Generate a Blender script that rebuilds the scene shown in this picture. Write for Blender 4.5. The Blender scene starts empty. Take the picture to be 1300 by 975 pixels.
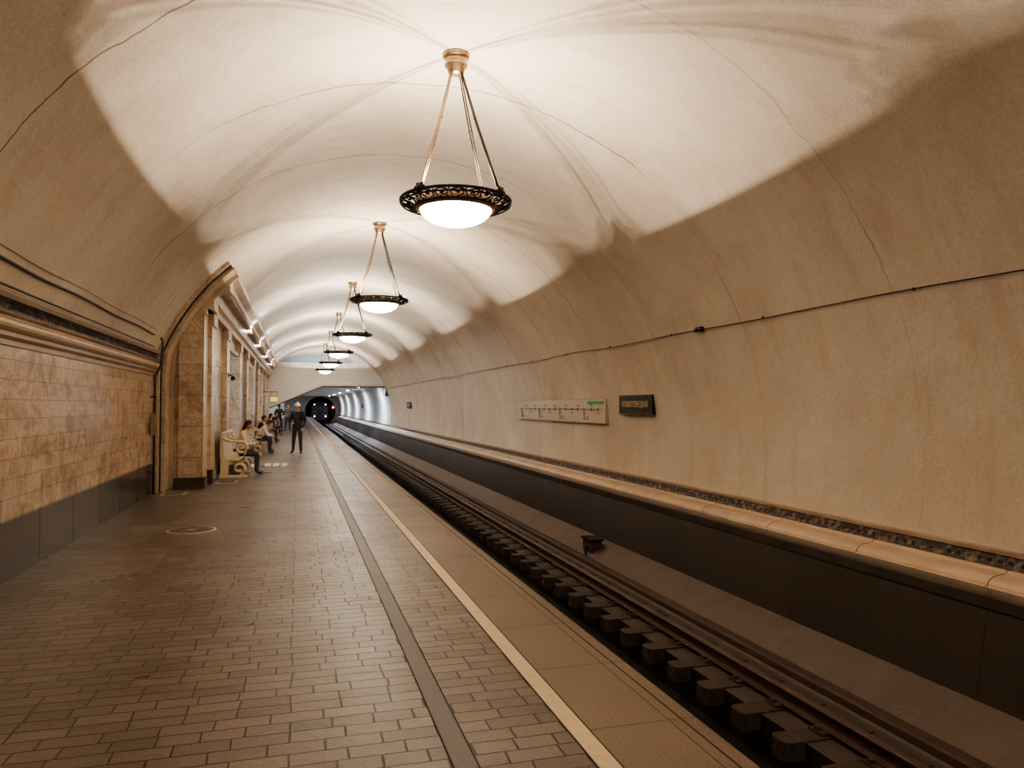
import bpy, math, random
import bmesh
from mathutils import Vector, Matrix
random.seed(4)
S=bpy.context.scene
COL=S.collection
CX,CZ,R=1.69,1.05,4.55
Y0,YP,YE,YF=-16.0,16.2,52.0,120.0
pi=math.pi

# ---------------- materials ----------------
def newmat(name):
    m=bpy.data.materials.new(name); m.use_nodes=True
    nt=m.node_tree; b=nt.nodes['Principled BSDF']
    return m,nt,b
def N(nt,t,**k):
    n=nt.nodes.new(t)
    for a,v in k.items(): setattr(n,a,v)
    return n
def L(nt,a,b): nt.links.new(a,b)
def c4(c): return (c[0],c[1],c[2],1)
def simple(name,col,rough=.6,metal=0,var=.15,scale=8,bump=.0,bscale=None,spec=None,emit=None,estr=0):
    m,nt,b=newmat(name)
    b.inputs['Roughness'].default_value=rough
    b.inputs['Metallic'].default_value=metal
    if spec is not None: b.inputs['Specular IOR Level'].default_value=spec
    tc=N(nt,'ShaderNodeTexCoord')
    no=N(nt,'ShaderNodeTexNoise'); no.inputs['Scale'].default_value=scale; no.inputs['Detail'].default_value=3
    L(nt,tc.outputs['Object'],no.inputs['Vector'])
    mx=N(nt,'ShaderNodeMix',data_type='RGBA')
    mx.inputs[6].default_value=c4([x*(1-var) for x in col]); mx.inputs[7].default_value=c4([min(1,x*(1+var)) for x in col])
    L(nt,no.outputs['Fac'],mx.inputs[0]); L(nt,mx.outputs[2],b.inputs['Base Color'])
    if bump:
        bp=N(nt,'ShaderNodeBump'); bp.inputs['Strength'].default_value=bump; bp.inputs['Distance'].default_value=.02
        n2=N(nt,'ShaderNodeTexNoise'); n2.inputs['Scale'].default_value=bscale or scale*3
        L(nt,tc.outputs['Object'],n2.inputs['Vector']); L(nt,n2.outputs['Fac'],bp.inputs['Height']); L(nt,bp.outputs['Normal'],b.inputs['Normal'])
    if emit:
        b.inputs['Emission Color'].default_value=c4(emit); b.inputs['Emission Strength'].default_value=estr
    return m
def math_(nt,op,a,b=None,c=None):
    n=N(nt,'ShaderNodeMath',operation=op)
    for i,v in enumerate((a,b,c)):
        if v is None: continue
        if isinstance(v,(int,float)): n.inputs[i].default_value=v
        else: L(nt,v,n.inputs[i])
    return n.outputs[0]
def ramp(nt,fac,stops):
    r=N(nt,'ShaderNodeValToRGB'); e=r.color_ramp.elements
    while len(e)<len(stops): e.new(.5)
    for i,(p,c) in enumerate(stops): e[i].position=p; e[i].color=c4(c)
    L(nt,fac,r.inputs[0]); return r.outputs[0]
def mixc(nt,fac,a,b,blend='MIX'):
    m=N(nt,'ShaderNodeMix',data_type='RGBA',blend_type=blend)
    for i,v in ((0,fac),(6,a),(7,b)):
        if isinstance(v,(int,float)): m.inputs[i].default_value=v
        elif isinstance(v,(tuple,list)): m.inputs[i].default_value=c4(v)
        else: L(nt,v,m.inputs[i])
    return m.outputs[2]
def noise(nt,vec,scale,detail=3,rough=.55,dist=0):
    n=N(nt,'ShaderNodeTexNoise'); n.inputs['Scale'].default_value=scale; n.inputs['Detail'].default_value=detail
    n.inputs['Roughness'].default_value=rough; n.inputs['Distortion'].default_value=dist
    L(nt,vec,n.inputs['Vector']); return n.outputs['Fac']
def bump(nt,b,h,st,dist=.02):
    bp=N(nt,'ShaderNodeBump'); bp.inputs['Strength'].default_value=st; bp.inputs['Distance'].default_value=dist
    L(nt,h,bp.inputs['Height']); L(nt,bp.outputs['Normal'],b.inputs['Normal'])

def plaster():
    m,nt,b=newmat('vault_plaster')
    tc=N(nt,'ShaderNodeTexCoord'); O=tc.outputs['Object']
    sp=N(nt,'ShaderNodeSeparateXYZ'); L(nt,O,sp.inputs[0])
    n1=noise(nt,O,.6,4,.6,.4)
    col=ramp(nt,n1,[(.3,(.63,.54,.44)),(.55,(.72,.64,.54)),(.75,(.77,.70,.61))])
    n2=noise(nt,O,30,3,.8)
    col=mixc(nt,.4,col,ramp(nt,n2,[(.3,(.55,.52,.5)),(.65,(1,1,1))]),'MULTIPLY')
    mp=N(nt,'ShaderNodeMapping'); mp.inputs['Scale'].default_value=(1,2.2,.25); L(nt,O,mp.inputs[0])
    n3=noise(nt,mp.outputs[0],1.6,4,.6)
    st=ramp(nt,n3,[(.52,(0,0,0)),(.8,(1,1,1))])
    col=mixc(nt,math_(nt,'MULTIPLY',st,.5),col,(.50,.38,.27))
    nj=noise(nt,O,1.1,3,.65)
    y=math_(nt,'ADD',sp.outputs[1],math_(nt,'MULTIPLY',math_(nt,'SUBTRACT',nj,.5),.26))
    y=math_(nt,'SUBTRACT',y,.9)
    pp=math_(nt,'PINGPONG',y,1.35)
    j=math_(nt,'LESS_THAN',pp,.011)
    nm=noise(nt,O,.5,1,.5)
    hz=N(nt,'ShaderNodeMapRange'); hz.inputs[1].default_value=2.2; hz.inputs[2].default_value=3.6; hz.inputs[3].default_value=.12; hz.inputs[4].default_value=1
    L(nt,sp.outputs[2],hz.inputs[0])
    j=math_(nt,'MULTIPLY',j,ramp(nt,nm,[(.42,(.3,.3,.3)),(.52,(1,1,1))]))
    j=math_(nt,'MULTIPLY',j,hz.outputs[0])
    col=mixc(nt,math_(nt,'MULTIPLY',j,.85),col,(.14,.09,.055))
    L(nt,col,b.inputs['Base Color']); b.inputs['Roughness'].default_value=.75; b.inputs['Specular IOR Level'].default_value=.25
    bump(nt,b,noise(nt,O,2.4,4,.62),.45,.05)
    return m
def granite(name,bw,bh,cols,mort,msize,rough=.38,vec='XY',offs=.5,bst=.5,speck=.35,warp=0,blot=.6,rvar=1):
    m,nt,b=newmat(name)
    tc=N(nt,'ShaderNodeTexCoord'); O=tc.outputs['Object']; sp=N(nt,'ShaderNodeSeparateXYZ'); L(nt,O,sp.inputs[0])
    cb=N(nt,'ShaderNodeCombineXYZ')
    A,B=(0,1) if vec=='XY' else (1,2)
    a,c=sp.outputs[A],sp.outputs[B]
    if warp:
        w=noise(nt,O,1.7,1,.5); a=math_(nt,'ADD',a,math_(nt,'MULTIPLY',w,warp*2))
        w2=noise(nt,O,2.6,1,.5); c=math_(nt,'ADD',c,math_(nt,'MULTIPLY',w2,warp))
    L(nt,a,cb.inputs[0]); L(nt,c,cb.inputs[1])
    br=N(nt,'ShaderNodeTexBrick'); L(nt,cb.outputs[0],br.inputs['Vector']); br.offset=offs
    if warp: br.offset=.37; br.offset_frequency=3; br.squash=.78; br.squash_frequency=4
    br.inputs['Scale'].default_value=1; br.inputs['Brick Width'].default_value=bw; br.inputs['Row Height'].default_value=bh
    br.inputs['Mortar Size'].default_value=msize; br.inputs['Mortar Smooth'].default_value=.6
    br.inputs['Color1'].default_value=c4(cols[0]); br.inputs['Color2'].default_value=c4(cols[1]); br.inputs['Mortar'].default_value=c4(mort)
    col=br.outputs['Color']
    n=noise(nt,O,70,3,.85); col=mixc(nt,speck,col,ramp(nt,n,[(.38,(.22,.2,.18)),(.62,(1.0,.98,.96))]),'MULTIPLY')
    n2=noise(nt,O,.9,4,.6); col=mixc(nt,blot,col,ramp(nt,n2,[(.3,(.5,.46,.43)),(.7,(1,1,1))]),'MULTIPLY')
    L(nt,col,b.inputs['Base Color'])
    rr=ramp(nt,n2,[(.3,(rough*(1-.25*rvar),)*3),(.7,(rough*(1+.3*rvar),)*3)]); L(nt,rr,b.inputs['Roughness'])
    h=math_(nt,'ADD',math_(nt,'MULTIPLY',br.outputs['Fac'],-1.0),math_(nt,'MULTIPLY',noise(nt,O,11,3),.7))
    bump(nt,b,h,bst,.006)
    return m
def marble(name,bw,bh,c1,c2,c3,rough=.22,msize=.004,vscale=2.2,j1=.82,mcol=(.42,.35,.3)):
    m,nt,b=newmat(name)
    tc=N(nt,'ShaderNodeTexCoord'); O=tc.outputs['Object']; sp=N(nt,'ShaderNodeSeparateXYZ'); L(nt,O,sp.inputs[0])
    cb=N(nt,'ShaderNodeCombineXYZ')
    a=math_(nt,'ADD',sp.outputs[1],sp.outputs[0]); L(nt,a,cb.inputs[0]); L(nt,sp.outputs[2],cb.inputs[1])
    br=N(nt,'ShaderNodeTexBrick'); L(nt,cb.outputs[0],br.inputs['Vector'])
    br.inputs['Scale'].default_value=1; br.inputs['Brick Width'].default_value=bw; br.inputs['Row Height'].default_value=bh
    br.inputs['Mortar Size'].default_value=msize; br.inputs['Mortar Smooth'].default_value=.1
    br.inputs['Color1'].default_value=(j1,j1,j1,1); br.inputs['Color2'].default_value=(1,1,1,1); br.inputs['Mortar'].default_value=c4(mcol)
    v=noise(nt,O,vscale,6,.65,1.6)
    col=ramp(nt,v,[(.32,c1),(.45,c2),(.56,c3),(.70,c2)])
    col=mixc(nt,1.0,col,br.outputs['Color'],'MULTIPLY')
    w=noise(nt,O,vscale*1.8,5,.7,3.0); vein=ramp(nt,w,[(.46,(0,0,0)),(.5,(1,1,1)),(.54,(0,0,0))])
    col=mixc(nt,math_(nt,'MULTIPLY',vein,.6),col,[x*.55 for x in c1])
    L(nt,col,b.inputs['Base Color']); b.inputs['Roughness'].default_value=rough
    bump(nt,b,math_(nt,'MULTIPLY',br.outputs['Fac'],-1),.3,.004)
    return m
def ornament(name,dark,light,scale):
    m,nt,b=newmat(name)
    tc=N(nt,'ShaderNodeTexCoord'); O=tc.outputs['Object']
    v=N(nt,'ShaderNodeTexVoronoi',feature='SMOOTH_F1'); v.inputs['Scale'].default_value=scale; L(nt,O,v.inputs['Vector'])
    L(nt,ramp(nt,v.outputs['Distance'],[(.1,light),(.45,dark)]),b.inputs['Base Color']); b.inputs['Roughness'].default_value=.5
    bump(nt,b,v.outputs['Distance'],.9,.02); return m
M={}
M['plaster']=plaster()
M['floor']=granite('granite_setts',.27,.125,((.165,.132,.108),(.27,.22,.182)),(.04,.03,.024),.006,rough=.34,bst=1.0,warp=.02,blot=.7,speck=.5)
M['edge']=granite('granite_edge_slabs',.63,.9,((.22,.165,.12),(.27,.205,.15)),(.05,.036,.026),.006,rough=.42,offs=0,bst=.3,speck=.5)
M['yellow']=simple('yellow_line_paint',(.60,.48,.31),.55,var=.25,scale=14,bump=.2)
M['strip']=simple('guide_strip_stone',(.10,.086,.077),.45,var=.15,scale=30,bump=.2)
M['groove']=simple('groove_dark',(.03,.022,.016),.8)
M['marble']=marble('pink_beige_marble_tiles',.62,.19,(.38,.23,.14),(.58,.42,.28),(.76,.62,.48))
M['pylon']=marble('cream_marble_blocks',1.1,.62,(.42,.29,.18),(.64,.50,.36),(.76,.65,.51),rough=.3,msize=.006,vscale=1.6,j1=.85)
M['plinth']=simple('dark_polished_plinth',(.07,.058,.052),.22,var=.4,scale=3)
M['cornice']=simple('stone_cornice',(.40,.29,.20),.4,var=.45,scale=2.2,bump=.15)
M['cream']=simple('cream_stone_moulding',(.56,.43,.31),.35,var=.35,scale=2.5,bump=.1)
M['orn']=ornament('carved_ornament',(.035,.025,.018),(.28,.20,.14),12)
M['black']=simple('black_iron',(.025,.018,.014),.4,metal=.6)
M['gold']=simple('aged_brass',(.36,.25,.15),.4,metal=.85,var=.3,scale=20)
M['bowl']=simple('lamp_opal_glass',(.9,.85,.75),.3,emit=(1,.87,.70),estr=26)
M['darkwall']=granite('dark_granite_panels',1.25,1.2,((.055,.044,.038),(.07,.057,.05)),(.02,.015,.012),.006,rough=.38,vec='YZ',offs=0,bst=.2,blot=.3,rvar=.2)
M['concrete']=simple('track_concrete',(.065,.05,.042),.75,var=.35,scale=2.5,bump=.5,bscale=14)
M['curb']=simple('concrete_curb',(.13,.10,.083),.7,var=.3,scale=3,bump=.5,bscale=20)
M['channel']=simple('channel_black',(.014,.011,.009),.6,var=.4)  # near-black base colour for the drainage channel faces
M['wood']=simple('creosote_sleeper_wood',(.05,.037,.029),.8,var=.4,scale=10,bump=.5)
M['rail']=simple('rail_steel',(.07,.04,.03),.6,metal=.2,var=.3)
M['railtop']=simple('rail_head_polished',(.16,.11,.09),.45,metal=.6)
M['rust']=simple('rusty_cover',(.065,.040,.03),.75,var=.3)
M['white']=simple('white_paint',(.75,.72,.66),.5,var=.06)
M['coolwhite']=simple('whitewash',(.80,.80,.79),.7,var=.06)
M['signblack']=simple('sign_black_glass',(.012,.011,.01),.2)
M['signboard']=simple('sign_board_white',(.58,.52,.43),.35,var=.05)
M['green']=simple('line_green',(.03,.33,.12),.4)
M['ink']=simple('print_ink',(.10,.08,.07),.5)
M['letter']=simple('brass_letters',(.75,.58,.33),.35,metal=.2)
M['tube']=simple('fluorescent_tube',(1,1,1),.4,emit=(.80,.89,1.0),estr=30)
M['globe']=simple('opal_globe',(1,1,1),.4,emit=(.86,.92,1.0),estr=40)
M['red']=simple('red_signal_lens',(.6,.02,.02),.3,emit=(1,.05,.03),estr=40)
M['headlamp']=simple('train_headlamp',(.9,.85,.8),.3,emit=(1,.75,.55),estr=9)
M['trainblue']=simple('train_blue_paint',(.03,.06,.11),.4)
M['tunnel']=simple('tunnel_black',(.02,.017,.015),.9)  # near-black base colour for the tunnel lining
M['bench']=simple('bench_cream_marble',(.74,.62,.46),.35,var=.12,scale=6)
M['skin']=simple('skin',(.55,.33,.22),.5,var=.08)
M['hair']=simple('dark_hair',(.025,.016,.012),.5)
M['hat']=simple('white_knit_hat',(.85,.83,.8),.8,var=.1)
M['wshirt']=simple('white_shirt',(.80,.78,.75),.8,var=.08)
M['beige']=simple('beige_top',(.66,.56,.48),.8,var=.1)
M['dark']=simple('dark_jacket',(.02,.02,.024),.7,var=.2)
M['jeans']=simple('dark_trousers',(.04,.045,.06),.8,var=.2)
M['grey']=simple('grey_jacket',(.17,.16,.16),.8,var=.2)
M['shoe']=simple('black_shoes',(.02,.018,.016),.4)
M['lips']=simple('lips',(.4,.14,.11),.5)
M['ysign']=simple('yellow_sign_face',(.8,.5,.05),.4,emit=(1,.6,.1),estr=1.0)
M['lun']=simple('lunette_blue_light_tint',(.30,.38,.48),.5)  # blue light in the lunette, put into its base colour

# ---------------- mesh builder ----------------
class MB:
    def __init__(s): s.v=[];s.f=[];s.m=[];s.ml=[];s.sm=[]
    def mi(s,k):
        if k not in s.ml: s.ml.append(k)
        return s.ml.index(k)
    def add(s,vs,fs,k,smooth=False):
        o=len(s.v); s.v+=[tuple(v) for v in vs]; i=s.mi(k)
        for f in fs: s.f.append([o+a for a in f]); s.m.append(i); s.sm.append(smooth)
    def box(s,x0,x1,y0,y1,z0,z1,k):
        s.add([(x0,y0,z0),(x1,y0,z0),(x1,y1,z0),(x0,y1,z0),(x0,y0,z1),(x1,y0,z1),(x1,y1,z1),(x0,y1,z1)],
              [(0,3,2,1),(4,5,6,7),(0,1,5,4),(1,2,6,5),(2,3,7,6),(3,0,4,7)],k)
    def prism(s,prof,y0,y1,k,caps=True,closed=True,smooth=False,mats=None):
        n=len(prof); vs=[(x,y0,z) for x,z in prof]+[(x,y1,z) for x,z in prof]
        rng=n if closed else n-1
        for i in range(rng):
            a,b=i,(i+1)%n
            s.add([vs[a],vs[b],vs[n+b],vs[n+a]],[(0,1,2,3)],(mats[i] if mats else k),smooth)
        if caps and closed: s.add(vs,[tuple(range(n-1,-1,-1)),tuple(range(n,2*n))],k)
    def lathe(s,prof,c,k,n=32,smooth=True):
        vs=[];fs=[]
        for r,z in prof:
            for i in range(n):
                a=2*pi*i/n; vs.append((c[0]+r*math.cos(a),c[1]+r*math.sin(a),c[2]+z))
        for j in range(len(prof)-1):
            for i in range(n):
                fs.append((j*n+i,j*n+(i+1)%n,(j+1)*n+(i+1)%n,(j+1)*n+i))
        s.add(vs,fs,k,smooth)
    def tube(s,pts,r,k,n=6,closed=False,sx=1.0,up=(0,0,1),taper=None):
        pts=[Vector(p) for p in pts]; vs=[];fs=[];m=len(pts)
        for i,p in enumerate(pts):
            a=pts[i-1] if (i>0 or closed) else p; b=pts[(i+1)%m] if (i<m-1 or closed) else p
            t=(b-a).normalized(); u=Vector(up)
            if abs(t.dot(u))>.95: u=Vector((1,0,0)) if abs(t.x)<.9 else Vector((0,1,0))
            e=t.cross(u).normalized(); g=e.cross(t)
            rr=r*(taper(i/(m-1)) if taper else 1)
            for q in range(n):
                an=2*pi*q/n+pi/n; vs.append(p+e*math.cos(an)*rr*sx+g*math.sin(an)*rr)
        for i in range(m if closed else m-1):
            for q in range(n):
                fs.append((i*n+q,i*n+(q+1)%n,((i+1)%m)*n+(q+1)%n,((i+1)%m)*n+q))
        if not closed: fs.append(tuple(range(n-1,-1,-1))); fs.append(tuple(range((m-1)*n,m*n)))
        s.add(vs,fs,k,True)
    def ball(s,c,r,k,n=12,fn=None):
        if not hasattr(r,'__len__'): r=(r,r,r)
        vs=[];fs=[];h=n//2+1
        for j in range(h+1):
            th=pi*j/h
            for i in range(n):
                a=2*pi*i/n; v=[math.sin(th)*math.cos(a),math.sin(th)*math.sin(a),math.cos(th)]
                if fn: v=fn(v)
                vs.append((c[0]+r[0]*v[0],c[1]+r[1]*v[1],c[2]+r[2]*v[2]))
        for j in range(h):
            for i in range(n): fs.append((j*n+i,(j+1)*n+i,(j+1)*n+(i+1)%n,j*n+(i+1)%n))
        s.add(vs,fs,k,True)
    def mesh(s,name):
        me=bpy.data.meshes.new(name); me.from_pydata(s.v,[],s.f)
        for k in s.ml: me.materials.append(M[k])
        for p,i,sm in zip(me.polygons,s.m,s.sm): p.material_index=i; p.use_smooth=sm
        me.update(); return me
    def obj(s,name,parent=None,fix=True):
        me=s.mesh(name)
        if fix:
            bm=bmesh.new(); bm.from_mesh(me); bmesh.ops.remove_doubles(bm,verts=bm.verts,dist=1e-5); bmesh.ops.recalc_face_normals(bm,faces=bm.faces); bm.to_mesh(me); bm.free()
        o=bpy.data.objects.new(name,me); COL.objects.link(o)
        if parent: o.parent=parent
        return o
def empty(name,loc=(0,0,0),rz=0):
    e=bpy.data.objects.new(name,None); e.location=loc; e.rotation_euler=(0,0,rz); e.empty_display_size=.2; COL.objects.link(e); return e
def vx(a,r=R): return (CX+r*math.cos(math.radians(a)),CZ+r*math.sin(math.radians(a)))

# ---------------- shell ----------------
def vault(b,a0,a1,y0,y1,k,n=64):
    A=[vx(a0+(a1-a0)*i/n) for i in range(n+1)]
    ny=max(2,int((y1-y0)/2)); vs=[];fs=[]
    for j in range(ny+1):
        y=y0+(y1-y0)*j/ny
        vs+=[(x,y,z) for x,z in A]
    for j in range(ny):
        for i in range(n): fs.append((j*(n+1)+i,j*(n+1)+i+1,(j+1)*(n+1)+i+1,(j+1)*(n+1)+i))
    b.add(vs,fs,k,True)
b=MB(); vault(b,-9,158.7,Y0,YP,'plaster'); vault(b,-9,131.3,YP,YE,'plaster'); b.obj('ceiling_vault')
b=MB(); aR=math.degrees(math.asin((3.1-CZ)/R))
vault(b,-9,aR,YE,YF,'coolwhite',20); b.obj('wall_right_far')
b=MB(); b.box(-1.76,vx(aR)[0]+.1,YE+.3,YF,3.1,3.3,'coolwhite'); b.obj('ceiling_far')

b=MB()
b.add([(-12,16.2,0),(-1.9,16.2,0),(-1.9,YF,0),(-12,YF,0)],[(0,1,2,3)],'floor')
b.add([(-2.9,Y0,0),(.70,Y0,0),(.70,16.2,0),(-2.9,16.2,0)],[(0,1,2,3)],'floor')
b.add([(-1.9,16.2,0),(.70,16.2,0),(.70,YF,0),(-1.9,YF,0)],[(0,1,2,3)],'floor')
b.add([(.82,Y0,0),(1.34,Y0,0),(1.34,YF,0),(.82,YF,0)],[(0,1,2,3)],'floor')
b.obj('floor_platform',fix=False)
b=MB(); b.add([(1.44,Y0,0),(1.97,Y0,0),(1.97,YF,0),(1.44,YF,0)],[(0,1,2,3)],'edge')
b.prism([(1.97,.0),(2.05,-.005),(2.06,-.03),(2.06,-.14),(1.97,-.14)],Y0,YF,'edge')
b.box(1.955,1.965,Y0,YF,-.01,.0015,'groove')
b.box(1.84,1.96,Y0,YF,-1.06,-.10,'darkwall'); b.obj('platform_edge')
b=MB(); b.box(1.34,1.44,Y0,YF,-.02,.002,'yellow'); b.obj('yellow_safety_line')
b=MB(); b.box(.70,.82,Y0,YF,-.02,.001,'strip')
for x in (.70,.815): b.box(x-.004,x+.004,Y0,YF,-.02,.0025,'groove')
for x in (1.335,1.445): b.box(x-.004,x+.003,Y0,YF,-.02,.0028,'groove')
b.obj('guide_strip')

b=MB()
b.prism([(1.97,-1.06),(3.05,-1.06),(3.07,-1.42),(3.93,-1.42),(3.95,-1.06),(4.70,-1.06),(4.76,-1.05),(5.43,-.80),(5.45,-.80),(5.45,-1.8),(1.97,-1.8)],Y0,YF,'concrete',
   mats=['concrete','channel','channel','channel','concrete','curb','curb','curb','curb','concrete','concrete'])
b.obj('track_bed')
b=MB(); y=Y0+.2
while y<70:
    # half sleepers set in concrete; squared ends with eased corners overhang the drainage channel
    for xc,sg,x1 in ((3.24,1,2.35),(3.76,-1,4.62)):
        e=.04
        pl=[(x1,y),(xc-sg*e,y),(xc,y+e),(xc,y+.22-e),(xc-sg*e,y+.22),(x1,y+.22)]
        n=len(pl); vs=[(px,py,z) for z in (-1.20,-1.045) for px,py in pl]
        b.add(vs,[tuple(range(n)),tuple(range(n,2*n))]+[(i,(i+1)%n,n+(i+1)%n,n+i) for i in range(n)],'wood')
    for xr in (2.73,4.25):
        b.box(xr-.13,xr+.13,y+.03,y+.19,-1.05,-1.02,'rust')
        for sx in (-.1,.1): b.box(xr+sx-.02,xr+sx+.02,y+.09,y+.14,-1.03,-.99,'rust')
    y+=.6
b.obj('railway_sleepers')
for i,xr in enumerate((2.73,4.25)):
    b=MB(); z=-1.02
    pr=[(-.066,0),(.066,0),(.066,.012),(.012,.03),(.010,.115),(.036,.125),(.036,.15),(.026,.16),(-.026,.16),(-.036,.15),(-.036,.125),(-.010,.115),(-.012,.03),(-.066,.012)]
    b.prism([(xr+x,z+q*.85) for x,q in pr],Y0,YF+15,'rail',mats=['rail']*7+['railtop']+['rail']*6); b.obj('rail')
b=MB(); b.prism([(4.74,-1.05),(4.74,-.985),(4.76,-.97),(4.88,-.97),(4.9,-.985),(4.9,-1.0)],Y0,YF,'rust')
b.obj('contact_rail_cover')
b=MB(); b.box(5.00,5.20,12.35,12.75,-.96,-.74,'rust'); b.box(4.97,5.23,12.32,12.78,-.74,-.71,'black'); b.tube([(5.0,12.5,-.85),(4.93,12.5,-.9),(4.92,12.4,-.97)],.02,'black'); b.obj('track_junction_box')

b=MB(); b.prism([(5.46,-1.6),(5.46,-.82),(5.6,-.07),(6.0,-.07),(6.0,-1.6)],Y0,YF,'darkwall'); b.obj('wall_right_base')
b=MB()
b.prism([(5.6,-.07),(5.585,-.05),(5.585,.045),(5.61,.06),(5.83,.065),(5.83,-.07)],Y0,YF,'plinth')
def toruspr(g=0):
    p=[(5.80-g,.02),(5.80-g,.065)]
    for t in range(9):
        a=pi-(pi*.5)*t/8; p.append((5.98+(.145+g)*math.cos(a),.07+(.085+g)*math.sin(a)))
    return p+[(6.04,.165+g),(6.06,.185+g),(6.1,.19+g),(6.1,.02)]
b.prism(toruspr(),Y0,YF,'cream')
b.prism([(6.08,.18),(6.10,.20),(6.155,.30),(6.25,.30),(6.25,.18)],Y0,YF,'orn')
b.prism([(6.13,.30),(6.13,.335),(6.2,.345),(6.25,.30)],Y0,YF,'cornice')
y=Y0+.4
while y<YF:
    b.prism(toruspr(.002),y,y+.008,'groove'); y+=1.6
b.obj('trim_right')
b=MB(); y=Y0+.1
def leaf(b,P,U,V,Nn,s,k):
    P=Vector(P);U=Vector(U);V=Vector(V);Nn=Vector(Nn)
    pts=[P-U*s*.5,P-U*s*.1+V*s*.32,P+U*s*.5,P-U*s*.1-V*s*.32]
    b.add(pts+[P+Nn*s*.22],[(0,1,4),(1,2,4),(2,3,4),(3,0,4)],k)
nv=Vector((-.87,0,.47)).normalized(); vv=Vector((.47,0,.87)).normalized()
while y<45:
    leaf(b,(6.117,y,.245),(0,.9,0),vv,nv,.075,'orn')
    leaf(b,(6.107,y+.055,.225),(0,.6,0),vv,nv,.04,'cornice'); leaf(b,(6.132,y+.055,.27),(0,.6,0),vv,nv,.04,'orn')
    y+=.11
b.obj('trim_right_relief')

b=MB(); b.box(-2.9,-2.63,Y0,15.5,.5,2.3,'marble'); b.obj('wall_left')
b=MB(); b.box(-2.9,-2.60,Y0,15.5,0,.56,'plinth')
y=Y0
while y<15.4: b.box(-2.7,-2.598,y,y+.008,0,.56,'groove'); y+=1.25
b.obj('baseboard_left')
b=MB()
pr=[(-2.9,2.22),(-2.61,2.22),(-2.61,2.27),(-2.57,2.30),(-2.57,2.33)]
for t in range(7):
    a=-pi/2+pi*t/6; pr.append((-2.57+.07*math.cos(a),2.40+.06*math.sin(a)))
pr+=[(-2.57,2.48),(-2.53,2.50),(-2.55,2.52),(-2.58,2.60),(-2.50,2.62),(-2.48,2.66),(-2.48,2.69),(-2.9,2.76)]
n=len(pr); ms=['cornice']*n
ms[n-6]='orn';ms[n-5]='plinth'
for q in range(4,9): ms[q]='cream'
b.prism(pr,Y0,15.5,'cornice',mats=ms)
y=Y0+.05
while y<15.4:
    leaf(b,(-2.562,y,2.56),(0,1,0),(-.2,0,1),(1,0,.2),.07,'orn'); y+=.085
b.obj('trim_left')

def rib(b,th,y0,y1,k,n=24):
    o=[];i=[]
    for q in range(n+1):
        a=131.3+(158.7-131.3)*q/n
        o.append(vx(a,R+.05)); i.append(vx(a,R-th))
    xi=i[-1][0]; o+=[(-2.8,2.5),(-2.8,0)]; i+=[(xi-.03,2.2),(xi-.03,0)]
    for j in range(len(o)-1):
        q=[o[j],o[j+1],i[j+1],i[j]]
        vs=[(x,y0,z) for x,z in q]+[(x,y1,z) for x,z in q]
        b.add(vs,[(0,1,2,3),(7,6,5,4),(2,6,7,3),(1,2,6,5)],k)
    q=[o[0],i[0]]; b.add([(q[0][0],y0,q[0][1]),(q[1][0],y0,q[1][1]),(q[1][0],y1,q[1][1]),(q[0][0],y1,q[0][1])],[(0,1,2,3)],k)
b=MB(); rib(b,.07,15.45,15.9,'pylon'); rib(b,.16,15.62,16.24,'pylon'); rib(b,.10,15.56,15.63,'plinth'); rib(b,.24,16.18,16.30,'cream'); b.obj('trim_arch')
b=MB()
cur=[vx(131.3+(158.7-131.3)*i/16,R+.03) for i in range(17)]
for i in range(len(cur)-1):
    (x0,z0),(x1,z1)=cur[i],cur[i+1]
    b.box(x1,x0,16.22,17.0,0 if x0<-1.80 else (3.6 if x0<-1.6 else 4.0),min(z0,z1)+.02,'pylon')
b.box(-2.8,cur[-1][0],16.22,17.0,0,2.7,'pylon')
b.box(-2.26,-1.80,16.12,16.4,.0,3.5,'pylon'); b.box(-2.32,-1.76,16.06,16.4,0,.22,'plinth'); b.box(-2.30,-1.76,16.08,16.4,3.5,3.64,'cream')
b.obj('wall_left_return',fix=False)

P0=17.0; PIT=8.1; PW=4.3
k=0; ys=[]
while P0+k*PIT<YE: ys.append((P0+k*PIT,min(P0+k*PIT+PW,YE))); k+=1
b=MB()
for (a,c) in ys:
    b.box(-4.3,-1.86,a,c,0,3.7,'pylon')
    for (p,q) in ((a-.012,a+.75),(c-.75,c+.012)):
        if q>YE+.1: continue
        b.box(-1.9,-1.74,p,q,.29,3.37,'pylon'); b.box(-1.91,-1.70,p-.03,q+.03,3.35,3.62,'cream'); b.box(-1.91,-1.70,p-.03,q+.03,0,.30,'plinth')
    b.box(-4.33,-1.83,a-.02,c+.02,0,.2,'plinth')
    b.box(-1.88,-1.83,a+1.0,c-1.0,2.6,2.72,'cornice')
for i in range(len(ys)-1):
    b.box(-4.28,-1.87,ys[i][1],ys[i+1][0],3.25,3.69,'pylon')
    b.prism([(-1.9,3.18),(-1.78,3.18),(-1.78,3.3),(-1.9,3.36)],ys[i][1]+.05,ys[i+1][0]-.05,'cornice')
b.obj('wall_left_pylons',fix=False)
b=MB()
b.prism([(-1.86,3.6),(-1.70,3.6),(-1.70,3.74),(-1.62,3.80),(-1.62,4.05),(-1.56,4.08),(-1.42,4.2),(-1.40,4.30),(-1.26,4.42),(-1.24,4.5),(-1.3,4.56),(-2.4,4.6),(-2.4,3.6)],16.35,YE,'cream',
  mats=['cream','cornice','cream','pylon','cornice','cornice','cream','cornice','cornice','plaster','plaster','plaster','cornice'])
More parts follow.
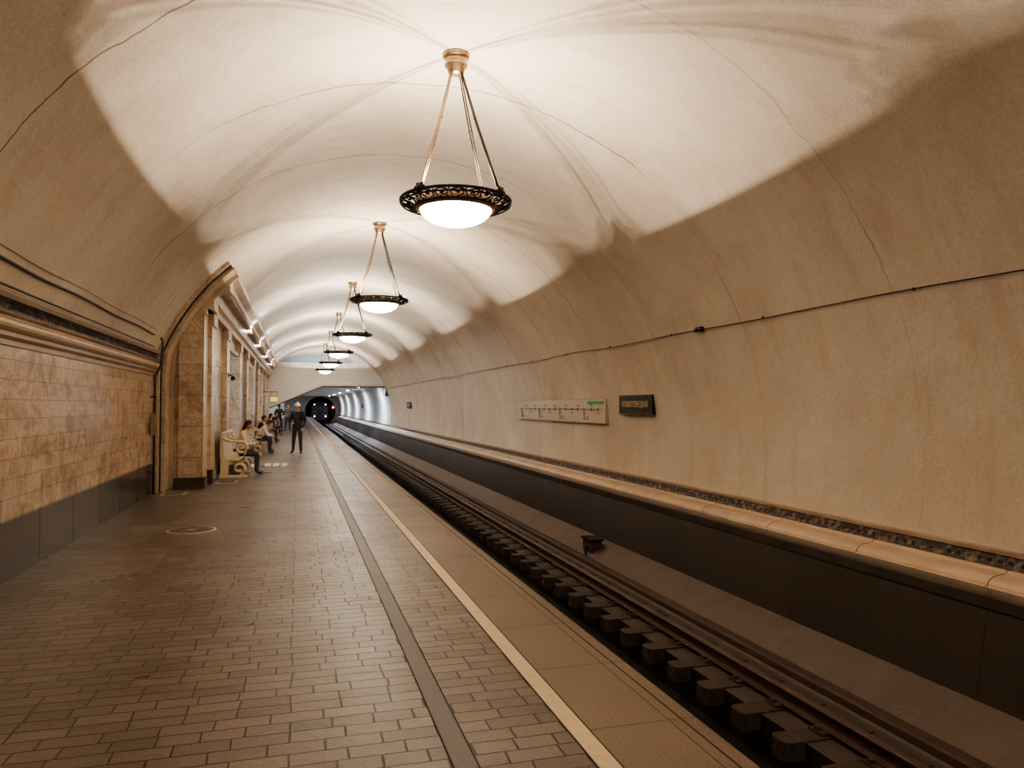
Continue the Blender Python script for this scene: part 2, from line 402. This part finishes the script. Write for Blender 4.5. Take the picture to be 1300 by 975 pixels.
b.prism([(-1.80,3.6),(-1.70,3.6),(-1.70,3.74),(-1.62,3.80),(-1.62,4.05),(-1.56,4.08),(-1.42,4.2),(-1.40,4.30),(-1.26,4.42),(-1.30,4.45),(-1.80,4.12)],16.2,16.36,'cream')
y=16.5
while y<YE: b.box(-1.60,-1.44,y,y+.16,4.06,4.15,'cornice'); y+=.36
b.obj('trim_entablature')
b=MB(); b.box(-12.2,-12,16.2,YE,0,5,'coolwhite'); b.obj('wall_hall')
b=MB(); b.box(-12.2,-4.3,16.2,YE,4.6,4.8,'coolwhite'); b.obj('ceiling_hall')
b=MB(); b.box(-12.2,-2.6,17.02,17.1,0,5,'coolwhite'); b.obj('wall_hall_end')
b=MB(); b.box(-12.2,-1.86,YE,YE+.2,0,5,'coolwhite'); b.obj('wall_hall_back')
for i in range(4):
    y=23.2+i*8.1
    b=MB(); b.ball((0,0,0),.26,'globe',16); b.lathe([(.0,.24),(.12,.24),(.10,.32),(.02,.36),(.02,1.25),(.12,1.27),(.12,1.35),(0,1.35)],(0,0,0),'gold',16)
    o=b.obj('hall_pendant_lamp'); o.location=(-6.2,y,3.25)
    l=bpy.data.lights.new('hall_bulb','POINT'); l.energy=420; l.color=(.78,.88,1); l.shadow_soft_size=.1
    lo=bpy.data.objects.new('bulb',l); COL.objects.link(lo); lo.parent=o; lo.location=(0,0,-.4)
for y in (25.5,31.5,38.5,45.5):
    b=MB(); b.box(-.05,.07,-.13,.13,0,.07,'cream'); b.box(-.04,.06,-.12,.12,.07,.076,'tube'); b.box(-.20,-.05,-.03,.03,.02,.05,'cream')
    o=b.obj('led_floodlight'); o.location=(-1.46,y,3.95)
    l=bpy.data.lights.new('led','AREA'); l.shape='RECTANGLE'; l.size=.1; l.size_y=.25; l.energy=65; l.color=(.60,.74,1)
    lo=bpy.data.objects.new('led',l); COL.objects.link(lo); lo.parent=o; lo.location=(0.02,0,.09); lo.rotation_euler=(math.radians(180),math.radians(-22),0)

b=MB(); b.box(-2.1,-1.76,YE,YF,0,3.3,'coolwhite'); b.obj('wall_left_far')
b=MB()
top=[vx(-9+(131.3+9)*i/48) for i in range(49)]
def openz(x):
    if x>1.6: return 3.1
    return 3.1-(1.6-x)*(1.45/3.3)
pts=[(x,z) for x,z in top if z>3.1]
pts=[(5.9,3.12)]+pts+[(-1.76,4.1)]
for i in range(len(pts)-1):
    (x0,z0),(x1,z1)=pts[i],pts[i+1]
    a0,a1=openz(x0),openz(x1); ya,yb=YE,YE+.3
    vs=[(x0,ya,a0),(x0,ya,z0),(x1,ya,z1),(x1,ya,a1),(x0,yb,a0),(x0,yb,z0),(x1,yb,z1),(x1,yb,a1)]
    b.add(vs,[(0,1,2,3),(7,6,5,4),(0,3,7,4)],'coolwhite')
b.obj('wall_end')
b=MB()
b.box(1.6,6.0,YE-.12,YE+.35,2.98,3.14,'white'); b.box(1.6,6.05,YE-.10,YE+.36,2.9,2.98,'plinth')
vs=[(1.6,YE-.12,3.14),(1.6,YE-.12,2.96),(-1.78,YE-.12,1.48),(-1.78,YE-.12,1.68)]
b.add(vs+[(x,y+.45,z) for x,y,z in vs],[(0,1,2,3),(7,6,5,4),(0,4,5,1),(1,5,6,2),(2,6,7,3),(3,7,4,0)],'white')
vs=[(1.6,YE-.14,2.98),(1.6,YE-.14,2.92),(-1.78,YE-.14,1.44),(-1.78,YE-.14,1.50)]
b.add(vs+[(x,y+.45,z) for x,y,z in vs],[(0,1,2,3),(7,6,5,4),(0,4,5,1),(1,5,6,2),(2,6,7,3),(3,7,4,0)],'plinth')
b.box(5.85,6.05,YE-.10,YE+.35,2.3,3.1,'plinth')
b.obj('trim_end_beam')
b=MB(); cur=[(1.2+2.4*math.cos(a),4.55+.62*math.sin(a)) for a in [pi*i/20 for i in range(21)]]
b.prism(cur,YE-.04,YE+.04,'lun'); b.tube([(x,YE-.06,z) for x,z in cur],.05,'white'); b.obj('window_lunette')

b=MB(); tc_=(3.49,.75); tr=2.3; nseg=40
ring=[(tc_[0]+tr*math.cos(2*pi*i/nseg),tc_[1]+tr*math.sin(2*pi*i/nseg)) for i in range(nseg)]
def sq(x,z):
    dx,dz=x-tc_[0],z-tc_[1]; t=1e9
    for lim,d in ((6.6-tc_[0],dx),(-2.2-tc_[0],dx),(3.3-tc_[1],dz),(-1.8-tc_[1],dz)):
        if abs(d)>1e-6 and lim/d>0: t=min(t,lim/d)
    return (tc_[0]+dx*t,tc_[1]+dz*t)
outr=[sq(*p) for p in ring]
for i in range(nseg):
    j=(i+1)%nseg
    b.add([(ring[i][0],YF,ring[i][1]),(ring[j][0],YF,ring[j][1]),(outr[j][0],YF,outr[j][1]),(outr[i][0],YF,outr[i][1])],[(0,1,2,3)],'coolwhite')
b.obj('wall_far_end',fix=False)
b=MB(); b.prism(ring,YF,YF+40,'tunnel',caps=False); b.add([(x,YF+40,z) for x,z in ring],[tuple(range(nseg))],'tunnel'); b.obj('wall_running_tunnel')
b=MB(); b.box(-3.0,6.6,Y0-.1,Y0,-1.8,5.8,'plaster'); b.obj('wall_back')
# train standing in the running tunnel
b=MB()
prof=[(-1.25,-.62),(1.25,-.62),(1.33,.2),(1.33,1.2),(1.15,1.85),(.75,2.2),(0,2.32),(-.75,2.2),(-1.15,1.85),(-1.33,1.2),(-1.33,.2)]
b.prism(prof,.35,18,'trainblue'); b.prism([(x*.95,z*.97+.02) for x,z in prof],0,.36,'trainblue')
for x0,x1 in ((-1.12,-.42),(.42,1.12)): b.box(x0,x1,-.02,.05,.75,1.55,'signblack'); b.box(x0-.03,x1+.03,-.01,.04,.70,.75,'white')
b.box(-.33,.33,-.03,.05,-.5,1.75,'grey'); b.box(-.24,.24,-.045,.0,.8,1.55,'signblack')
b.box(-1.15,1.15,-.015,.05,.25,.35,'white')
for x in (-.85,.85):
    b.tube([(x,-.08,.0),(x,.05,.0)],.14,'grey',16); b.ball((x,-.07,.0),(.12,.04,.12),'headlamp',12)
    b.ball((x,-.02,1.85),(.09,.04,.09),'red',10)
for y in (2.5,4.6,13.5,15.6):
    for x in (-.76,.76): b.tube([(x-.06,y,-.46),(x+.06,y,-.46)],.40,'rail',20)
    b.tube([(-.8,y,-.46),(.8,y,-.46)],.07,'rail',8)
for y in (1.9,12.9): b.box(-1.0,1.0,y,y+3.3,-.62,-.40,'black')
b.box(-.15,.15,-.35,.1,-.6,-.42,'rail')
o=b.obj('metro_train'); o.location=(3.49,121.5,-.02)

def signal(loc,h):
    b=MB(); b.box(-.16,.16,0,.18,-.35,.35,'black')
    for z,k in ((.2,'tunnel'),(-.1,'red')):
        b.tube([(0,-.12,z),(0,.01,z)],.11,'black',16); b.ball((0,-.1,z),(.12,.05,.12),k,12)
    b.tube([(0,.1,-.35),(0,.1,-h)],.03,'black'); b.box(-.1,.1,.0,.2,-h,-h+.03,'black')
    o=b.obj('railway_signal'); o.location=loc
signal((5.05,112,1.5),2.45)

# ---------------- chandeliers ----------------
def build_chandelier():
    b=MB(); zr=3.945
    b.lathe([(0,5.60),(.15,5.60),(.155,5.57),(.135,5.555),(.115,5.54),(.115,5.50),(.13,5.49),(.13,5.46),(.10,5.44),(.09,5.385),(.055,5.365),(0,5.36)],(0,0,0),'gold',24)
    def circ(r,z,n=48): return [(r*math.cos(2*pi*i/n),r*math.sin(2*pi*i/n),z) for i in range(n)]
    b.tube(circ(.612,zr-.012),.017,'black',8,True); b.tube(circ(.60,zr-.055),.011,'black',6,True)
    b.tube(circ(.455,zr-.085),.012,'black',6,True)
    b.lathe([(.40,-.115),(.43,-.12),(.445,-.10),(.438,-.02),(.43,-.010),(.42,-.012),(.415,-.03),(.41,-.10)],(0,0,zr),'gold',48)
    NS=20
    def surf(ang,t):
        r=.457+(.603-.457)*t; z=zr-.085+.07*t; return (r*math.cos(ang),r*math.sin(ang),z)
    for i in range(NS):
        a0=2*pi*i/NS; w=2*pi/NS; fl=i%2
        pts=[]
        for q in range(15):
            th=q/14*2.9*pi*.62; rr=.42*(1-q/17)
            t=.5+rr*math.cos(th)*(1 if fl else -1); an=a0+w*(.5+rr*math.sin(th)*1.05)
            pts.append(surf(an,t))
        b.tube(pts,.0105,'black',5,taper=lambda s:1.15-.5*s)
        b.tube([surf(a0,.02),surf(a0+w*.12,.3),surf(a0-w*.08,.7),surf(a0,1)],.009,'black',5)
        c=surf(a0+w*.5,.5); b.ball(c,(.02,.02,.014),'black',6)
        for s_ in (.25,.75):
            c=surf(a0+w*s_,.12 if fl else .88); b.ball(c,(.018,.018,.012),'black',6)
        b.tube([(.608*math.cos(a0),.608*math.sin(a0),zr-.055),(.62*math.cos(a0+w*.5),.62*math.sin(a0+w*.5),zr-.03),(.612*math.cos(a0+w),.612*math.sin(a0+w),zr-.055)],.008,'black',5)
    for d in (130,220,310,40):
        a=math.radians(d); ca,sa=math.cos(a),math.sin(a)
        px,py=-sa,ca
        for s_ in (-1,1):
            b.tube([(.07*ca+px*.012*s_,.07*sa+py*.012*s_,5.40),(.30*ca+px*.016*s_,.30*sa+py*.016*s_,4.72),(.585*ca+px*.012*s_,.585*sa+py*.012*s_,zr+.03)],.0085,'gold' if d in(220,) else 'black',5)
        b.tube([(.27*ca-px*.03,.27*sa-py*.03,4.80),(.27*ca+px*.03,.27*sa+py*.03,4.80)],.008,'black',5)
        b.ball((.60*ca,.60*sa,zr+.0),(.045,.045,.04),'black',8)
        for q in range(6):
            e=2*pi*q/6; b.ball((.61*ca+px*.05*math.cos(e),.61*sa+py*.05*math.cos(e),zr+.005+.035*math.sin(e)),(.024,.024,.022),'black',6)
    pr=[]
    for q in range(13):
        t=q/12*pi/2; pr.append((.405*math.sin(t),-.09-.20*math.cos(t)))
    b.lathe(pr,(0,0,zr),'bowl',40)
    b.lathe([(0,-.2),(.03,-.2),(.03,-.12),(0,-.12)],(0,0,zr),'gold',10)
    return b.mesh('chandelier')
me=build_chandelier()
LY=[8.16+8.1*k for k in range(-3,6)]
for i,y in enumerate(LY):
    o=bpy.data.objects.new('chandelier',me); o.location=(CX,y,0); COL.objects.link(o)
    nb=2 if abs(y-16)>17 else 3
    for q in range(nb):
        a=2*pi*q/nb+.5
        l=bpy.data.lights.new('bulb','POINT'); l.energy=450/nb; l.color=(1,.85,.68) if y<20 else (1,.93,.85); l.shadow_soft_size=.006
        lo=bpy.data.objects.new('bulb',l); COL.objects.link(lo); lo.parent=o; lo.location=(.05*math.cos(a),.05*math.sin(a),3.90)
for i in range(5):
    y=56+i*13
    b=MB(); b.box(-.12,.12,-.75,.75,-.06,0,'white')
    for x in (-.06,.06): b.tube([(x,-.7,-.09),(x,.7,-.09)],.02,'tube',8)
    o=b.obj('fluorescent_ceiling_lamp'); o.location=(4.4,y,3.1)
    l=bpy.data.lights.new('tube_light','AREA'); l.shape='RECTANGLE'; l.size=.2; l.size_y=1.4; l.energy=380; l.color=(.82,.90,1)
    lo=bpy.data.objects.new('tube_light',l); COL.objects.link(lo); lo.parent=o; lo.location=(0,0,-.14)

# ---------------- signs ----------------
RW=Matrix(((0,0,-1,0),(-1,0,0,0),(0,1,0,0),(0,0,0,1)))
def text(s,size,x,y,z,matk,parent,name='lettering',sx=1):
    c=bpy.data.curves.new(name,'FONT'); c.body=s; c.size=size; c.align_x='CENTER'; c.align_y='CENTER'; c.extrude=.003; c.space_character=1.12
    o=bpy.data.objects.new(name,c); COL.objects.link(o); o.matrix_world=Matrix.Translation((x,y,z))@RW@Matrix.Diagonal((sx,1,1,1))
    c.materials.append(M[matk]); o.parent=parent; return o
def namesign(yc,w,zc,h):
    b=MB(); b.box(6.13,6.26,yc-w/2,yc+w/2,zc-h/2,zc+h/2,'signblack')
    for z in (zc-h/2,zc+h/2-.008): b.box(6.125,6.14,yc-w/2,yc+w/2,z,z+.008,'gold')
    for y in (yc-w/2,yc+w/2-.008): b.box(6.125,6.14,y,y+.008,zc-h/2,zc+h/2,'gold')
    o=b.obj('station_name_sign')
    text('НОВОКУЗНЕЦКАЯ',.16,6.126,yc,zc,'letter',o,sx=.74); return o
namesign(12.95,1.4,1.67,.37); namesign(42.7,1.4,1.67,.37); namesign(75,1.4,1.67,.37)
b=MB(); b.box(6.16,6.27,14.4,20.95,1.27,1.80,'signboard')
for z in (1.27,1.79): b.box(6.155,6.165,14.4,20.95,z,z+.012,'cornice')
for y in (14.4,20.94): b.box(6.155,6.165,y,y+.012,1.27,1.80,'cornice')
b.box(6.150,6.162,14.6,20.6,1.56,1.572,'ink')
b.box(6.150,6.162,14.5,15.4,1.68,1.75,'green')
for i in range(15):
    y=14.8+i*.40; b.box(6.148,6.162,y-.012,y+.012,1.535,1.595,'ink')
    for q in range(2):
        w=random.uniform(.08,.14); z=(1.635+q*.03) if i%2 else (1.50-q*.03)
        b.box(6.150,6.162,y-w,y+w*.6,z-.005,z+.005,'ink')
    if i%4==2:
        b.box(6.150,6.162,y-.007,y+.007,1.33,1.535,'ink')
        for q in range(3): b.box(6.150,6.162,y-.28,y-.04,1.34+q*.03,1.35+q*.03,'ink')
b.obj('line_map_sign')
b=MB(); xw=CX+math.sqrt(R*R-(2.81-CZ)**2)-.02
pts=[]
y=Y0
while y<YE: pts.append((xw,y,2.81+.012*math.sin(y*1.3)-.02*abs(math.sin(y*.4)))); y+=.5
b.tube(pts,.007,'black',5)
y=-14
while y<YE: b.box(xw-.01,xw+.015,y-.008,y+.008,2.79,2.82,'black'); y+=2.5
b.box(xw-.05,xw+.02,10.0,10.16,2.77,2.84,'black'); b.tube([(xw-.05,10.08,2.80),(xw-.10,10.1,2.77)],.02,'black')
b.obj('cable_right')
b=MB(); xl=CX-math.sqrt(R*R-(2.92-CZ)**2)+.015
pts=[(xl,Y0+i*.5,2.92+.01*math.sin(i)) for i in range(int((15.4-Y0)/.5))]
b.tube(pts,.014,'black',5); b.tube([(p[0]+.03,p[1],p[2]+.09) for p in pts],.008,'cornice',5); b.tube([(-2.44,p[1],2.70) for p in pts],.012,'black',5)
b.obj('cable_left')
b=MB(); b.tube([(-2.55,15.25,0),(-2.55,15.25,2.2),(-2.45,15.25,2.4),(-2.42,15.25,2.85),(-2.5,15.25,3.0)],.022,'plinth',8)
for z in (.4,1.1,1.8): b.box(-2.62,-2.52,15.22,15.28,z,z+.03,'black')
b.box(-2.60,-2.5,15.17,15.33,1.1,1.5,'cornice')
b.obj('wall_conduit')

b=MB(); b.lathe([(.31,0),(.31,.005),(.265,.006),(.262,.002),(.25,.002),(.248,.006),(.10,.007),(.095,.003),(.06,.003),(0,.006)],(0,0,0),'cream',32)
for q in range(8):
    a=q*pi/4; b.box(.17*math.cos(a)-.02,.17*math.cos(a)+.02,.17*math.sin(a)-.02,.17*math.sin(a)+.02,.0,.009,'groove')
b.lathe([(.275,.0085),(.05,.0085)],(0,0,0),'strip',32)
o=b.obj('manhole_cover'); o.location=(-1.33,10.75,0)
b=MB()
for dx in (-.22,0,.22): b.box(-.62+dx,-.47+dx,21.5,22.5,0,.003,'white')
for dx in (-.2,.05): b.box(-1.3+dx,-1.15+dx,21.6,22.3,0,.003,'white')
b.obj('floor_marking')
b=MB()
for (x,y) in ((-2.2,15.3),(-1.45,17.3)):
    b.box(x-.22,x+.22,y-.3,y+.3,0,.003,'cream'); b.box(x-.16,x+.16,y-.22,y+.22,0,.005,'strip')
b.obj('floor_hatch')

# ---------------- benches ----------------
def spiral(cx,cz,r0,turns,a0,sgn=1,n=28,rend=.25):
    return [(cx+(r0*(1-(1-rend)*i/n))*math.cos(a0+sgn*turns*2*pi*i/n),cz+(r0*(1-(1-rend)*i/n))*math.sin(a0+sgn*turns*2*pi*i/n)) for i in range(n+1)]
def bench(y0,ln):
    e=MB()
    e.box(.02,.56,.06,ln-.06,.38,.45,'bench'); e.prism([(.02,.30),(.50,.30),(.53,.38),(.02,.38)],.08,ln-.08,'bench')
    e.prism([(.0,.45),(.10,.45),(.05,.98),(.0,1.0)],.06,ln-.06,'bench')
    e.tube([(.05,.05,1.0),(.05,ln-.05,1.0)],.045,'bench',10)
    for y in (0.0,ln-.1,(ln-.1)/2):
        yy=y+.05
        up=spiral(.47,.68,.15,1.35,pi*.62,-1); lo=spiral(.42,.20,.15,1.2,-pi*.45,1)
        path=[(.05,.92),(.14,.86),(.26,.83),(.36,.825)]+up
        e.tube([(x,yy,z) for x,z in path],.034,'bench',8,sx=1.7,up=(0,0,1))
        path=[(.55,.56),(.52,.46),(.40,.40),(.34,.36)]
        e.tube([(x,yy,z) for x,z in path],.04,'bench',8,sx=1.5)
        e.tube([(x,yy,z) for x,z in lo],.034,'bench',8,sx=1.7)
        e.box(.02,.20,yy-.05,yy+.05,.0,.40,'bench'); e.box(.0,.60,yy-.06,yy+.06,0,.06,'bench')
        e.ball((.47,yy,.68),(.05,.06,.05),'bench',8)
    o=e.obj('marble_bench'); o.location=(-1.69,y0,0); return o
for k in range(4): bench(18.3+PIT*k,2.5)

# ---------------- people ----------------
def skin(name,verts,edges,rad,sub=2,root=0):
    me=bpy.data.meshes.new(name); me.from_pydata([tuple(v) for v in verts],edges,[])
    o=bpy.data.objects.new(name,me); COL.objects.link(o)
    md=o.modifiers.new('s','SKIN'); md.use_smooth_shade=True
    for i,sv in enumerate(me.skin_vertices[0].data):
        r=rad[i]; sv.radius=r if hasattr(r,'__len__') else (r,r); sv.use_root=(i==root)
    m2=o.modifiers.new('u','SUBSURF'); m2.levels=sub; m2.render_levels=sub
    bpy.context.view_layer.update()
    dg=bpy.context.evaluated_depsgraph_get(); nm=bpy.data.meshes.new_from_object(o.evaluated_get(dg))
    bpy.data.objects.remove(o); nm.name=name
    for p in nm.polygons: p.use_smooth=True
    return nm
def segd(p,a,b):
    ab=b-a; t=max(0,min(1,(p-a).dot(ab)/max(1e-9,ab.length_squared))); return (p-a-ab*t).length
def hand(parent,w,d,side,curl=.5):
    d=Vector(d).normalized()
    s=Vector((side,0,0))
    n=d.cross(s).normalized(); s=n.cross(d).normalized()*1
    V=[Vector(w),Vector(w)+d*.05];E=[(0,1)];Rr=[(.022,.022),(.03,.018)]
    for i,(off,ln) in enumerate(((-.027,.06),(-.009,.072),(.009,.078),(.027,.068))):
        k0=Vector(w)+d*.085+s*off; a=k0+d*ln*.5-n*.01*curl*2; c=a+d*ln*.4-n*.03*curl
        bI=len(V); V+=[k0,a,c]; E+=[(1,bI),(bI,bI+1),(bI+1,bI+2)]; Rr+=[.010,.009,.007]
    t0=Vector(w)+d*.035+s*.03; t1=t0+d*.03+s*.022-n*.01; bI=len(V)
    V+=[t0,t1,t1+d*.025]; E+=[(1,bI),(bI,bI+1),(bI+1,bI+2)]; Rr+=[.012,.010,.008]
    me=skin('hand',V,E,Rr,1); me.materials.append(M['skin'])
    o=bpy.data.objects.new('hand',me); COL.objects.link(o); o.parent=parent
def head(parent,c,tilt,hat=None,long=False):
    b=MB()
    def hf(v):
        x,y,z=v
        if z<0:
            x*=1+z*.30; y*= 1+z*.12
        if y>0: y*=.92
        if y<0: y*=1.05
        return [x,y,z]
    b.ball((0,0,0),(.076,.095,.117),'skin',20,hf)
    b.ball((0,.092,-.018),(.013,.02,.024),'skin',8); b.ball((0,.088,.01),(.008,.012,.03),'skin',8)
    for s in (-1,1):
        b.ball((s*.03,.078,.008),(.013,.010,.008),'white',8); b.ball((s*.03,.087,.008),(.005,.004,.005),'hair',6)
        b.ball((s*.077,-.005,-.01),(.012,.02,.03),'skin',8); b.ball((s*.03,.083,.028),(.018,.006,.004),'hair',6)
    b.ball((0,.078,-.058),(.022,.010,.007),'lips',8)
    def hh(v):
        x,y,z=v
        if y>.25 and z<.35: y=.25+(y-.25)*.15
        if y>.3: y=.3+(y-.3)*.75
        return [x,y,z]
    b.ball((0,-.014,.022),(.086,.100,.112),'hair',20,hh)
    if long: b.ball((0,-.055,-.07),(.075,.055,.12),'hair',12)
    if hat:
        def ht(v):
            x,y,z=v
            if z<0: z*=.15
            return [x,y,z]
        b.ball((0,-.005,.045),(.100,.116,.105),hat,20,ht); b.lathe([(.098,-.02),(.110,-.01),(.110,.03),(.098,.035)],(0,-.005,.03),hat,20)
        b.ball((0,-.005,.155),.028,hat,8)
    b.tube([(0,-.015,-.06),(0,-.03,-.15)],.052,'skin',10)
    o=b.obj('head',parent); o.location=c; o.rotation_euler=(tilt,0,0)
def person(loc,rz,pose,top,legs,hat=None,long=False,scale=1,extra=None,tilt=-.15,sleeve=None,name='person'):
    e=empty(name,loc,rz); e.scale=(scale,)*3
    J=pose
    names=['pel','spi','che','nek','ntop','shL','elL','wrL','shR','elR','wrR','hiL','knL','anL','toL','hiR','knR','anR','toR']
    idx={n:i for i,n in enumerate(names)}
    V=[J[n] for n in names]
    E=[('pel','spi'),('spi','che'),('che','nek'),('nek','ntop')]
    for s in 'LR': E+=[('che','sh'+s),('sh'+s,'el'+s),('el'+s,'wr'+s),('pel','hi'+s),('hi'+s,'kn'+s),('kn'+s,'an'+s),('an'+s,'to'+s)]
    rad={'pel':(.155,.115),'spi':(.14,.105),'che':(.165,.12),'nek':(.075,.065),'ntop':(.05,.05),'sh':(.072,.07),'el':(.047,.047),'wr':(.03,.028),'hi':(.10,.10),'kn':(.068,.068),'an':(.046,.046),'to':(.045,.032)}
    Rr=[rad[n] if n in rad else rad[n[:2]] for n in names]
    me=skin('body',V,[(idx[a],idx[b]) for a,b in E],Rr,2)
    for k in [top,legs,'skin','shoe',sleeve or top]: me.materials.append(M[k])
    def mt(a,b):
        if a.startswith('an') : return 3
        if b=='ntop': return 2
        if a.startswith('el'): return 4
        if b[:2] in('kn','an') : return 1
        return 0
    segs=[(Vector(J[a]),Vector(J[b]),mt(a,b)) for a,b in E]
    for p in me.polygons:
        c=p.center; m=min(segs,key=lambda s:segd(c,s[0],s[1]))[2]; p.material_index=m
    o=bpy.data.objects.new('body',me); COL.objects.link(o); o.parent=e
    for s,sg in (('L',-1),('R',1)):
        w=Vector(J['wr'+s]); d=w-Vector(J['el'+s]); hand(e,tuple(w),tuple(d),-sg)
    head(e,J['head'],tilt,hat,long)
    if extra: extra(e)
    return e
def mir(d):
    o=dict(d)
    for k in list(d):
        if k.endswith('L') and k[:-1]+'R' not in d: x,y,z=d[k]; o[k[:-1]+'R']=(-x,y,z)
    return o
stand=mir({'pel':(0,0,.95),'spi':(0,0,1.1),'che':(0,-.01,1.30),'nek':(0,-.01,1.45),'ntop':(0,.0,1.52),'head':(0,.025,1.615),
 'shL':(-.17,-.01,1.395),'elL':(-.25,-.04,1.13),'wrL':(-.21,.08,.90),'shR':(.17,-.01,1.395),'elR':(.26,-.02,1.13),'wrR':(.14,.2,1.08),
 'hiL':(-.09,0,.88),'knL':(-.11,.04,.5),'anL':(-.13,.02,.09),'toL':(-.15,.17,.035),'hiR':(.09,0,.88),'knR':(.13,.0,.5),'anR':(.17,-.06,.09),'toR':(.21,.08,.035)})
sit=mir({'pel':(0,0,.54),'spi':(0,.04,.70),'che':(0,.11,.90),'nek':(0,.17,1.04),'ntop':(0,.205,1.10),'head':(0,.25,1.18),
 'shL':(-.17,.14,.99),'elL':(-.24,.22,.74),'wrL':(-.09,.42,.73),'hiL':(-.09,.06,.53),'knL':(-.12,.46,.50),'anL':(-.13,.44,.09),'toL':(-.15,.59,.035)})
lean=mir({'pel':(0,0,.54),'spi':(0,.09,.68),'che':(0,.24,.83),'nek':(0,.36,.93),'ntop':(0,.41,.97),'head':(0,.48,1.03),
 'shL':(-.17,.30,.90),'elL':(-.22,.40,.64),'wrL':(-.08,.58,.60),'hiL':(-.09,.06,.53),'knL':(-.15,.46,.50),'anL':(-.14,.46,.09),'toL':(-.16,.61,.035)})
def backpack(e):
    b=MB(); b.ball((0,-.20,1.22),(.16,.10,.23),'dark',14,lambda v:[max(-.8,min(.8,v[0])),max(-.8,v[1]),max(-.85,min(.85,v[2]))])
    b.ball((0,-.29,1.14),(.11,.05,.11),'dark',10)
    for s in (-1,1): b.tube([(s*.11,-.14,1.38),(s*.12,-.02,1.47),(s*.11,.11,1.38),(s*.11,.12,1.2),(s*.12,-.10,1.05)],.014,'dark',6,sx=1.8)
    b.obj('backpack',e)
def phone(p):
    def f(e):
        b=MB(); x,y,z=p; b.box(x-.04,x+.04,y,y+.012,z,z+.15,'signblack'); b.obj('phone',e)
    return f
person((0.03,26.9,0),math.radians(165),stand,'dark','jeans',hat='hat',extra=backpack,sleeve='dark',scale=1.0)
person((-1.36,19.0,.0),-pi/2,sit,'beige','jeans',extra=phone((0,.50,.74)),long=True,tilt=-.45)
person((-1.36,27.1,.0),-pi/2,lean,'wshirt','jeans',extra=phone((0,.66,.62)),tilt=-.7)
person((-1.36,28.2,.0),-pi/2,sit,'dark','jeans',tilt=-.3)
person((-1.36,35.6,.0),-pi/2,sit,'grey','jeans',long=True,tilt=-.3)
person((-1.36,36.4,.0),-pi/2,lean,'dark','dark',tilt=-.5)
person((-1.36,43.6,.0),-pi/2,sit,'dark','dark',tilt=-.3)
person((-1.0,46,0),math.radians(10),stand,'dark','dark',tilt=-.1)
person((-.55,49.5,0),math.radians(190),stand,'grey','jeans',tilt=-.1)
b=MB(); b.box(-.18,.18,-.04,.04,-.12,.12,'ysign'); b.box(-.20,.20,-.035,.035,-.14,-.12,'black'); b.box(-.20,.20,-.035,.035,.12,.14,'black')
for x in (-.15,.15): b.tube([(x,0,.14),(x,0,.4)],.01,'black')
b.tube([(.2,0,.4),(-.55,0,.4)],.018,'black')
o=b.obj('wayfinding_sign'); o.location=(-1.2,42.5,2.0)
b=MB(); b.tube([(0,0,0),(.08,0,0),(.11,0,-.04)],.015,'black'); b.ball((.12,0,-.08),.06,'black',12); b.box(0,.02,-.05,.05,-.06,.06,'black')
o=b.obj('security_camera'); o.location=(-1.74,20.9,2.45)

w=bpy.data.worlds.new('world'); S.world=w; w.use_nodes=True
w.node_tree.nodes['Background'].inputs[0].default_value=(.02,.015,.01,1); w.node_tree.nodes['Background'].inputs[1].default_value=.3
cam=bpy.data.cameras.new('camera'); cam.sensor_width=36; cam.lens=950/1300*36; cam.clip_end=400
co=bpy.data.objects.new('camera',cam); COL.objects.link(co); S.camera=co
co.location=(0,0,1.65); co.rotation_euler=(math.radians(90+1.66),0,-math.radians(16.03))
S.view_settings.view_transform='AgX'
try: S.view_settings.look='AgX - Medium High Contrast'
except Exception as ex: print(ex)
